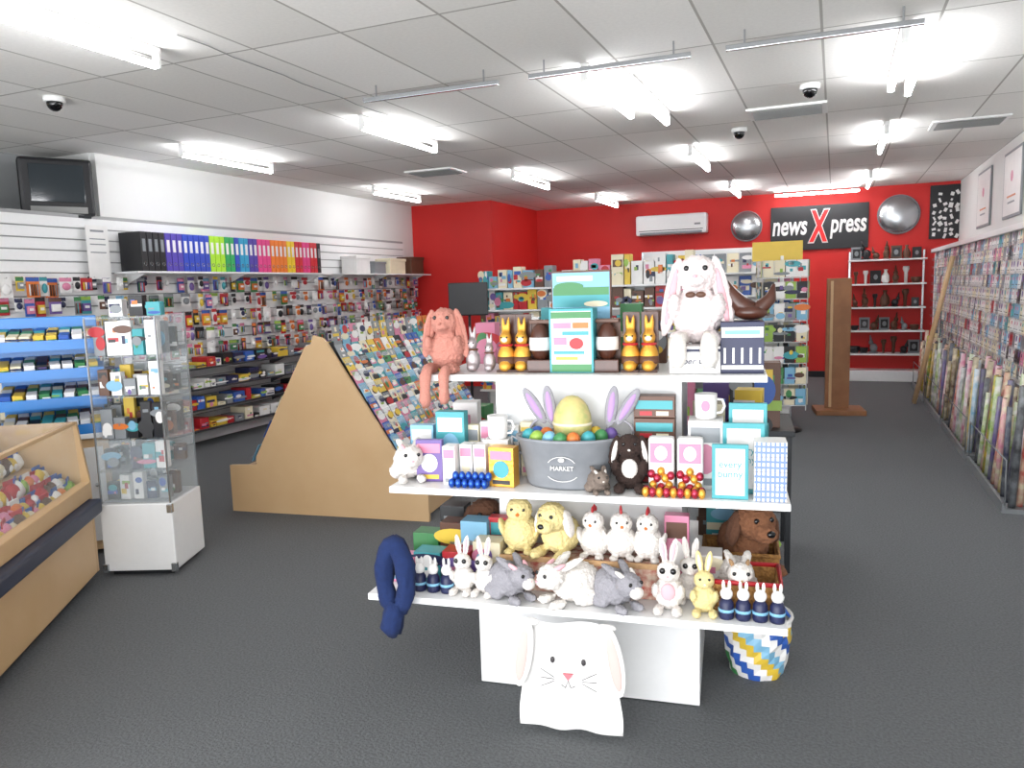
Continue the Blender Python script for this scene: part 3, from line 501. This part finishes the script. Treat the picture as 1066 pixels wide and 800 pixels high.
TUB=mat('zinc','8b8e93',.5,.25,noise=.15,scale=15)
put('metal_tub','oval grey zinc tub with white crest lettering','tub',-.045,-.345,zM,None,[('bowl',MB().lathe([(.74,0),(.78,.01),(.95,.17),(1,.18),(1,.19),(.93,.18),(.7,.03),(.01,.03)],TUB,36,.198,.125).mesh()),('handle',MB().tube([(-.18,0,.16),(-.215,0,.18),(-.215,0,.13),(-.17,0,.11)],.006,TUB).mesh()),('handle',MB().tube([(.18,0,.16),(.215,0,.18),(.215,0,.13),(.17,0,.11)],.006,TUB).mesh()),('lettering',shift(text('MARKET',.023,P['white'],.003),(0,-.114,.085))),('crest',MB().tube([(.055*math.cos(a),-.117-.006*math.sin(a),.09+.04*math.sin(a)) for a in[PI*.15+k*PI*.7/8 for k in range(9)]],.0014,P['white'],6).mesh()),('crest',MB().tube([(.06*math.cos(a),-.107,.07+.035*math.sin(a)) for a in[PI*1.15+k*PI*.7/8 for k in range(9)]],.0014,P['white'],6).mesh()),('crest',MB().ell((0,-.122,.118),(.012,.003,.008),P['white']).mesh())])
put('decorative_egg','large speckled yellow egg standing in the zinc tub','egg',-.03,-.32,zM+.13,None,[('shell',MB().ell((0,0,.1),(.074,.067,.105),mat('egg_yellow','ccb97c',.4,h2='a9ad6c',scale=30)).mesh()),('ribbon',MB().lathe([(.075,.095),(.0765,.1),(.075,.105)],P['cream'],20,1,.92).mesh())])
for i,(x,y,c) in enumerate([(-.19,-.36,'teal'),(-.15,-.4,'lime'),(-.13,-.33,'orange'),(-.1,-.41,'skyblue'),(-.01,-.42,'orange'),(.04,-.39,'teal'),(.08,-.35,'green'),(.05,-.29,'yellow'),(-.17,-.31,'blue'),(.11,-.31,'purple'),(-.055,-.43,'green')]):
    put('painted_egg','%s painted egg at spot %s in the zinc tub'%(c,['left rim','left front','left back','front','right front','right','far right','back','far left back','right back','centre front'][i]),'egg',x,y,zM+.145,MB().ell((0,0,.035),(.028,.028,.038),P[c],(.5,.3,0)).ell((0,0,.035),(.0286,.0286,.008),P['white'],(.5,.3,0)).mesh())
for x,l,a in((-.15,'left',-.35),(.145,'right',.35)): put('bunny_ear_headband','grey and lilac rabbit ear headband at the %s of the tub'%l,'headband',x,-.3,zM+.15,None,[('ear',MB().ell((s*.03,0,.14),(.024,.012,.08),FG,(0,a+s*.2,0)).mesh(),[('ear_lining',MB().ell((s*.03,-.008,.14),(.013,.007,.058),mat('lilac','a98ab8',.9),(0,a+s*.2,0)).mesh())]) for s in(-1,1)]+[('band',MB().tube([(.05*math.cos(k*PI/8),0,.04+.05*math.sin(k*PI/8)) for k in range(9)],.005,FG).mesh())])
put('plush_rabbit','tiny grey brown plush rabbit at the right foot of the tub','soft toy',.09,-.455,zM,None,rabbit(fur('taupe','82746a'),FW,'crouch','back'),.4,.16)
put('plush_rabbit','dark brown plush rabbit with white chest beside the tub','soft toy',.19,-.38,zM,None,rabbit(FD,FW,'sit','flop',muz=FW),.1,.23)
for k in range(4): put('chocolate_box','flat brown and teal chocolate box, %s in the stack before the column'%['bottom','second','third','top'][k],'box',.27,-.255,zM+k*.083,cover(.15,.08,.07,P['brown'],[('r',0,.6,.9,.4,P['teal']),('r',-.2,.2,.3,.2,P['red']),('r',.2,.2,.3,.2,P['cream'])]))
for x,l in((.305,'left'),(.405,'right')):
    fi=[('egg_filling',em2) for em2 in [MB().ell((dx,-.02,dz),(.014,.014,.016),g_,None,10,8).mesh() for dx,dz,g_ in((-.028,.03,GOLD),(0,.022,RFOIL),(.028,.03,GOLD),(-.014,.055,RFOIL),(.014,.055,GOLD),(-.034,.07,RFOIL),(.034,.065,RFOIL),(0,.08,GOLD))]]
    put('egg_bag','white and pink bag filled with gold and red foil eggs, %s of two'%l,'sweets',x,-.4,zM,None,[('bag',MB().box((0,.01,.1),(.09,.05,.2),P['white'],None,.012).box((0,-.017,.145),(.075,.003,.07),P['pink']).disc(0,-.0195,.145,.022,.026,P['white']).mesh())]+fi)
put('gift_box','tall pale gift box under the right mug','box',.455,-.29,zM,cover(.12,.25,.12,P['white'],deco_b('grey','pink','grey')))
put('mug','white patterned mug on the tall box right of the tub','mug',.455,-.29,zM+.251,None,mug(P['white'])+[('motif',MB().disc(0,-.042,.05,.015,.02,P['pink']).mesh())])
sg=[('r',0,.5,.8,.85,P['white'])]
for i,(x,y,h,w,l) in enumerate(((.54,-.45,.19,.12,'front'),(.585,-.37,.25,.14,'middle'),(.6,-.3,.31,.13,'tallest rear'))):
    pp=[('board',cover(w,h,.02,P['teal'],sg))]
    if i<2: pp.append(('lettering',shift(text('every\nbunny',.034,P['teal'],.0006),(0,-.0125,h*.55))))
    put('teal_sign_block','teal bordered white sign block, the %s of three'%l,'sign',x,y,zM,None,pp)
GB=mat('gingham_blue','6f86b4',.5)
for k in range(4): put('gingham_box','blue checked small box, %s in its stack at the right'%['lowest','second','third','highest'][k],'box',.67,-.42,zM+k*.051,cover(.105,.05,.1,P['white'],[('r',(j-3)*.14,.5,.06,.98,GB) for j in range(7)]+[('r',0,.3,.98,.14,GB),('r',0,.7,.98,.14,GB)]))
for i,(x,y,c,h) in enumerate(((.62,-.12,'teal',.2),(.62,.02,'red',.25),(.62,.16,'brown',.22),(.62,.3,'yellow',.28),(-.6,-.05,'pink',.2),(-.6,.12,'white',.24),(-.6,.28,'green',.2),(.48,.38,'purple',.3),(.46,-.1,'cream',.28),(.46,.1,'blue',.26))): put('gift_box','%s boxed gift towards the rear of the middle shelf'%c,'box',x,y,zM,cover(.11,h,.1,P[c],rdeco(n=4)),(),.15*(i%3-1))
# bottom shelf
ring=[(.042*math.cos(a)*(1-.15*math.sin(a)),-.01*math.cos(a),.1+.12*math.sin(a)) for a in[k*PI/10-PI/2 for k in range(21)]]
put('plush_scarf','navy fluffy looped plush hanging over the left end of bottom shelf','soft toy',-.645,-.625,zB,None,[('loop',shag(MB().tube(ring,.034,FN,18,False).mesh(),.01,60)),('tail',shag(MB().tube([(0,0,0),(-.01,-.01,-.05),(-.02,-.01,-.09),(-.015,0,-.125)],[.034,.038,.042,.022],FN,18).mesh(),.01,60))],.25)
fig=[('base',MB().lathe([(.024,0),(.026,.01),(.024,.055),(.015,.07)],P['navy'],14).mesh()),('head',MB().ell((0,0,.085),(.021,.02,.022),P['white']).mesh()),('ear',MB().ell((-.01,0,.115),(.006,.004,.018),P['white'],None,8,6).mesh()),('ear',MB().ell((.01,0,.115),(.006,.004,.018),P['white'],None,8,6).mesh()),('band',MB().lathe([(.0265,.025),(.027,.03),(.0265,.035)],P['skyblue'],14).mesh())]
for i in range(3): put('bunny_figurine','small navy and white rabbit figurine at the left end, %s from the navy plush'%['first','second','third'][i],'figurine',-.6+i*.055,-.5,zB,None,fig)
for i,(x,l) in enumerate(((-.43,'left'),(-.345,'right'))): put('plush_rabbit','white big eyed plush with pink ears, %s of the left pair'%l,'soft toy',x,-.48,zB,None,rabbit(FW,PINKF,'sit','up',True),0,.17)
for x,y,c,h in((-.6,-.38,'teal',.12),(-.48,-.38,'red',.13),(-.66,-.24,'green',.15),(-.54,-.24,'brown',.2),(-.6,-.08,'black',.22),(-.36,-.36,'cream',.17),(-.7,-.4,'pink',.1),(-.44,-.27,'skyblue',.22)): put('gift_box','%s low gift box at the left rear of the bottom shelf'%c,'box',x,y,zB,cover(.11,h,.09,P[c],rdeco(n=4)))
put('plush_dog','brown curly plush animal at the left rear of bottom shelf','soft toy',-.47,-.08,zB,None,dog(FB,FB),.4,.36)
put('gift_box','red and teal patterned book box right of the brown plush','box',-.33,-.25,zB,cover(.12,.23,.05,P['red'],deco_b('teal','white','pink')))
tr=mat('tray_card','a04a3e',.7,h2='cdb8a4',scale=40)
put('toy_tray','long patterned carton tray carrying yellow and white plush toys','tray',.0,-.325,zB,None,[('tray',MB().box((0,0,.06),(.6,.2,.12),tr,None,.004).mesh()),('rim',MB().box((0,-.1,.125),(.6,.008,.02),FT).mesh())])
zt=zB+.121
put('plush_chick','tall yellow plush chick at the left end of the carton tray','soft toy',-.24,-.34,zt,None,chick(FY,P['orange']),.1,.25)
put('plush_lamb','pale yellow plush lamb beside the tall chick','soft toy',-.085,-.34,zt,None,dog(FY,FW),-.3,.29)
for x,l in((.05,'left'),(.15,'middle'),(.25,'right')): put('plush_hen','white plush hen with red comb, %s of the three'%l,'soft toy',x,-.34,zt,None,chick(FW,P['orange'],P['red']),R.uniform(-.3,.3),.205)
put('plush_rabbit','grey and white plush rabbit at the left of the front row','soft toy',-.225,-.51,zB,None,rabbit(FG,PINKF,'crouch','back')+[('muzzle',MB().ell((0,-.36,.32),(.1,.075,.085),FW).mesh())],.9,.265)
put('plush_rabbit','white plush rabbit in the middle of the front row','soft toy',-.03,-.51,zB,None,rabbit(FW,PINKF,'crouch','back'),-.8,.29)
put('plush_rabbit','grey plush rabbit right of the white middle one','soft toy',.165,-.51,zB,None,rabbit(FG,FW,'crouch','back')+[('muzzle',MB().ell((0,-.36,.32),(.1,.075,.085),FW).mesh())],.8,.265)
put('plush_rabbit','tall white and pink big eyed plush with upright ears','soft toy',.335,-.49,zB,None,rabbit(FW,PINKF,'sit','up',True,muz=PINKF),0,.2)
put('plush_rabbit','smaller white big eyed plush behind the tall one','soft toy',.405,-.39,zB,None,rabbit(FW,FW,'sit','up',True),0,.18)
put('plush_rabbit','pale yellow plush rabbit near the right end of the front row','soft toy',.455,-.49,zB,None,rabbit(FY,FW,'sit','up'),.1,.17)
for i in range(4): put('bunny_figurine','small navy and white rabbit figurine at the right end, %s from the edge'%['fourth','third','second','first'][i],'figurine',.53+i*.055,-.52,zB,None,fig)
put('gift_box','pink and brown book box behind the white hens','box',.35,-.27,zB,cover(.09,.28,.05,P['pink'],deco_b('brown','white','red')))
for x,y,c,h in((.46,-.26,'white',.14),(.64,.12,'red',.25),(.5,.2,'teal',.28),(.46,.4,'brown',.2),(.62,.32,'cream',.22)): put('gift_box','%s gift box at the right rear of the bottom shelf'%c,'box',x,y,zB,cover(.11,h,.1,P[c],rdeco(n=4)))
wk=mat('wicker','a8793f',.8,h2='7d5628',scale=70,bump=1)
for i,(x,y,l) in enumerate(((.57,-.37,'front'),(.58,-.08,'rear'))): 
    put('wicker_tray','shallow wicker tray at the right end, the %s one'%l,'basket',x,y,zB,None,[('tray',MB().box((0,0,.01),(.26,.18,.02),wk).box((0,-.095,.05),(.28,.014,.1),wk,None,.004).box((0,.095,.05),(.28,.014,.1),wk,None,.004).box((-.135,0,.05),(.014,.19,.1),wk,None,.004).box((.135,0,.05),(.014,.19,.1),wk,None,.004).mesh()),('rim',MB().tube([(.14,.1,.105),(-.14,.1,.105),(-.14,-.1,.105),(.14,-.1,.105),(.14,.1,.105)],.009,P['red'] if i==0 else wk).mesh())])
put('plush_rabbit','white and tan plush face peeking from the front wicker tray','soft toy',.57,-.37,zB+.02,None,rabbit(FW,FT,'crouch','back'),.1,.26)
put('plush_dog','large brown plush dog lying over the rear wicker tray','soft toy',.6,-.08,zB+.02,None,dog(fur('rust','7a5036'),FB),.5,.38)
# tote bag
BAGM=mat('canvas','dddbd9',.9,noise=.05,scale=20,bump=.2)
bg=MB(); n=20; vs=[];fs=[]
for s in(-1,1):
    for j in range(n+1):
        for i in range(n+1):
            u=i/n*2-1; v=j/n; wd=.165+.02*(1-v)+.004*math.sin(11*v); bl=.022*(1-u*u)*(1-(2*v-1)**4)+.005*math.sin(5*u+7*v)*(1-u*u)*v*(1-v)*4; vs.append((u*wd,s*bl+.004*math.sin(9*u)*(1-v),v*.4+.008*math.sin(4*u)*v+.004*math.sin(6*u)*(1-v)))
m2=(n+1)**2
for s in range(2):
    for j in range(n):
        for i in range(n): a=s*m2+j*(n+1)+i; fs.append([a,a+1,a+n+2,a+n+1])
bg.add(vs,fs,BAGM,True)
INK=mat('ink','3a3638'); EARP=mat('ear_print','d3b0aa',.9)
def eart(s): 
    return ('ear',MB().ell((s*.16,-.03,.285),(.036,.006,.13),BAGM,(.03,-s*.16,0),18,14).ell((s*.135,-.018,.4),(.035,.014,.014),BAGM).mesh(),[('ear_lining',MB().ell((s*.163,-.034,.28),(.02,.005,.1),EARP,(.03,-s*.16,0),16,12).mesh())])
wh=[]
for s in(-1,1):
    for a in(-.22,0,.22): wh.append(('whisker',MB().tube([(s*.05,-.0285,.2+a*.03),(s*.07,-.0275,.2+a*.08),(s*.1,-.0245,.2+a*.15)],.0011,INK,6).mesh()))
put('tote_bag','white canvas rabbit face tote hanging at the front of the stand','bag',.0,-.61,.035,None,[('bag_body',bg.mesh()),eart(-1),eart(1),('eye',MB().ell((-.055,-.026,.27),(.008,.005,.012),INK).mesh()),('eye',MB().ell((.055,-.026,.27),(.008,.005,.012),INK).mesh()),('nose',MB().prism([(-.018,.224),(.018,.224),(0,.2)],-.031,-.024,mat('nose_pink','cf6f78',.8)).mesh()),('mouth',MB().tube([(-.024,-.029,.182),(-.01,-.029,.172),(0,-.029,.2),(.01,-.029,.172),(.024,-.029,.182)],.0015,INK,6).mesh())]+wh)
# floor basket
bk=MB(); cs=['blue','white','yellow','skyblue','white','blue','yellow','white','green','white']; NS=28; rr=[[1+R.uniform(-.05,.05) for i in range(NS)] for k in range(10)]
for k in range(9):
    for i in range(NS):
        q=(i+1)%NS; p4=[]
        for (ii,kk) in((i,k),(q,k),(q,k+1),(i,k+1)):
            a=2*PI*ii/NS; r=(.095+.03*math.sin(PI*.62*kk/9))*rr[kk][ii]*1.08; p4.append((r*math.cos(a),r*math.sin(a),kk*.027))
        bk.add(p4,[[0,1,2,3]],P[cs[((i+k)//2)%10]])
bk.lathe([(.1,0),(.1,.004)],P['blue'],16)
thing('patterned_basket','blue yellow and white striped soft basket on the floor beside the stand','basket',(-.27,3.16,0),0,None,[('basket_body',bk.mesh()),('rim',MB().tube([(.135*math.cos(k*PI/12),.135*math.sin(k*PI/12),.243) for k in range(25)],.008,P['white'],8,False).mesh()),('handle',MB().tube([(-.13,0,.24),(-.09,0,.3),(0,0,.33),(.09,0,.3),(.13,0,.24)],.006,P['blue']).mesh())])
# ---------------------------------------------------------------- light
wd=bpy.data.worlds.new('world'); sc.world=wd; wd.use_nodes=True; wd.node_tree.nodes['Background'].inputs[0].default_value=(.93,.97,1,1); wd.node_tree.nodes['Background'].inputs[1].default_value=1.8
def area(n,loc,rot,sx,sy,e):
    la=bpy.data.lights.new(n,'AREA'); la.shape='RECTANGLE'; la.size=sx; la.size_y=sy; la.energy=e; la.color=(.97,.98,1)
    lo=bpy.data.objects.new(n,la); C.objects.link(lo); lo.location=loc; lo.rotation_euler=rot
area('shopfront_daylight',(-1.5,-1.6,1.7),(math.radians(95),0,0),6,2.2,70)
# added fill lamp behind the camera, tilted up to brighten the ceiling
area('ceiling_fill',(-1.5,-1.7,.5),(math.radians(120),0,0),6,.8,140)
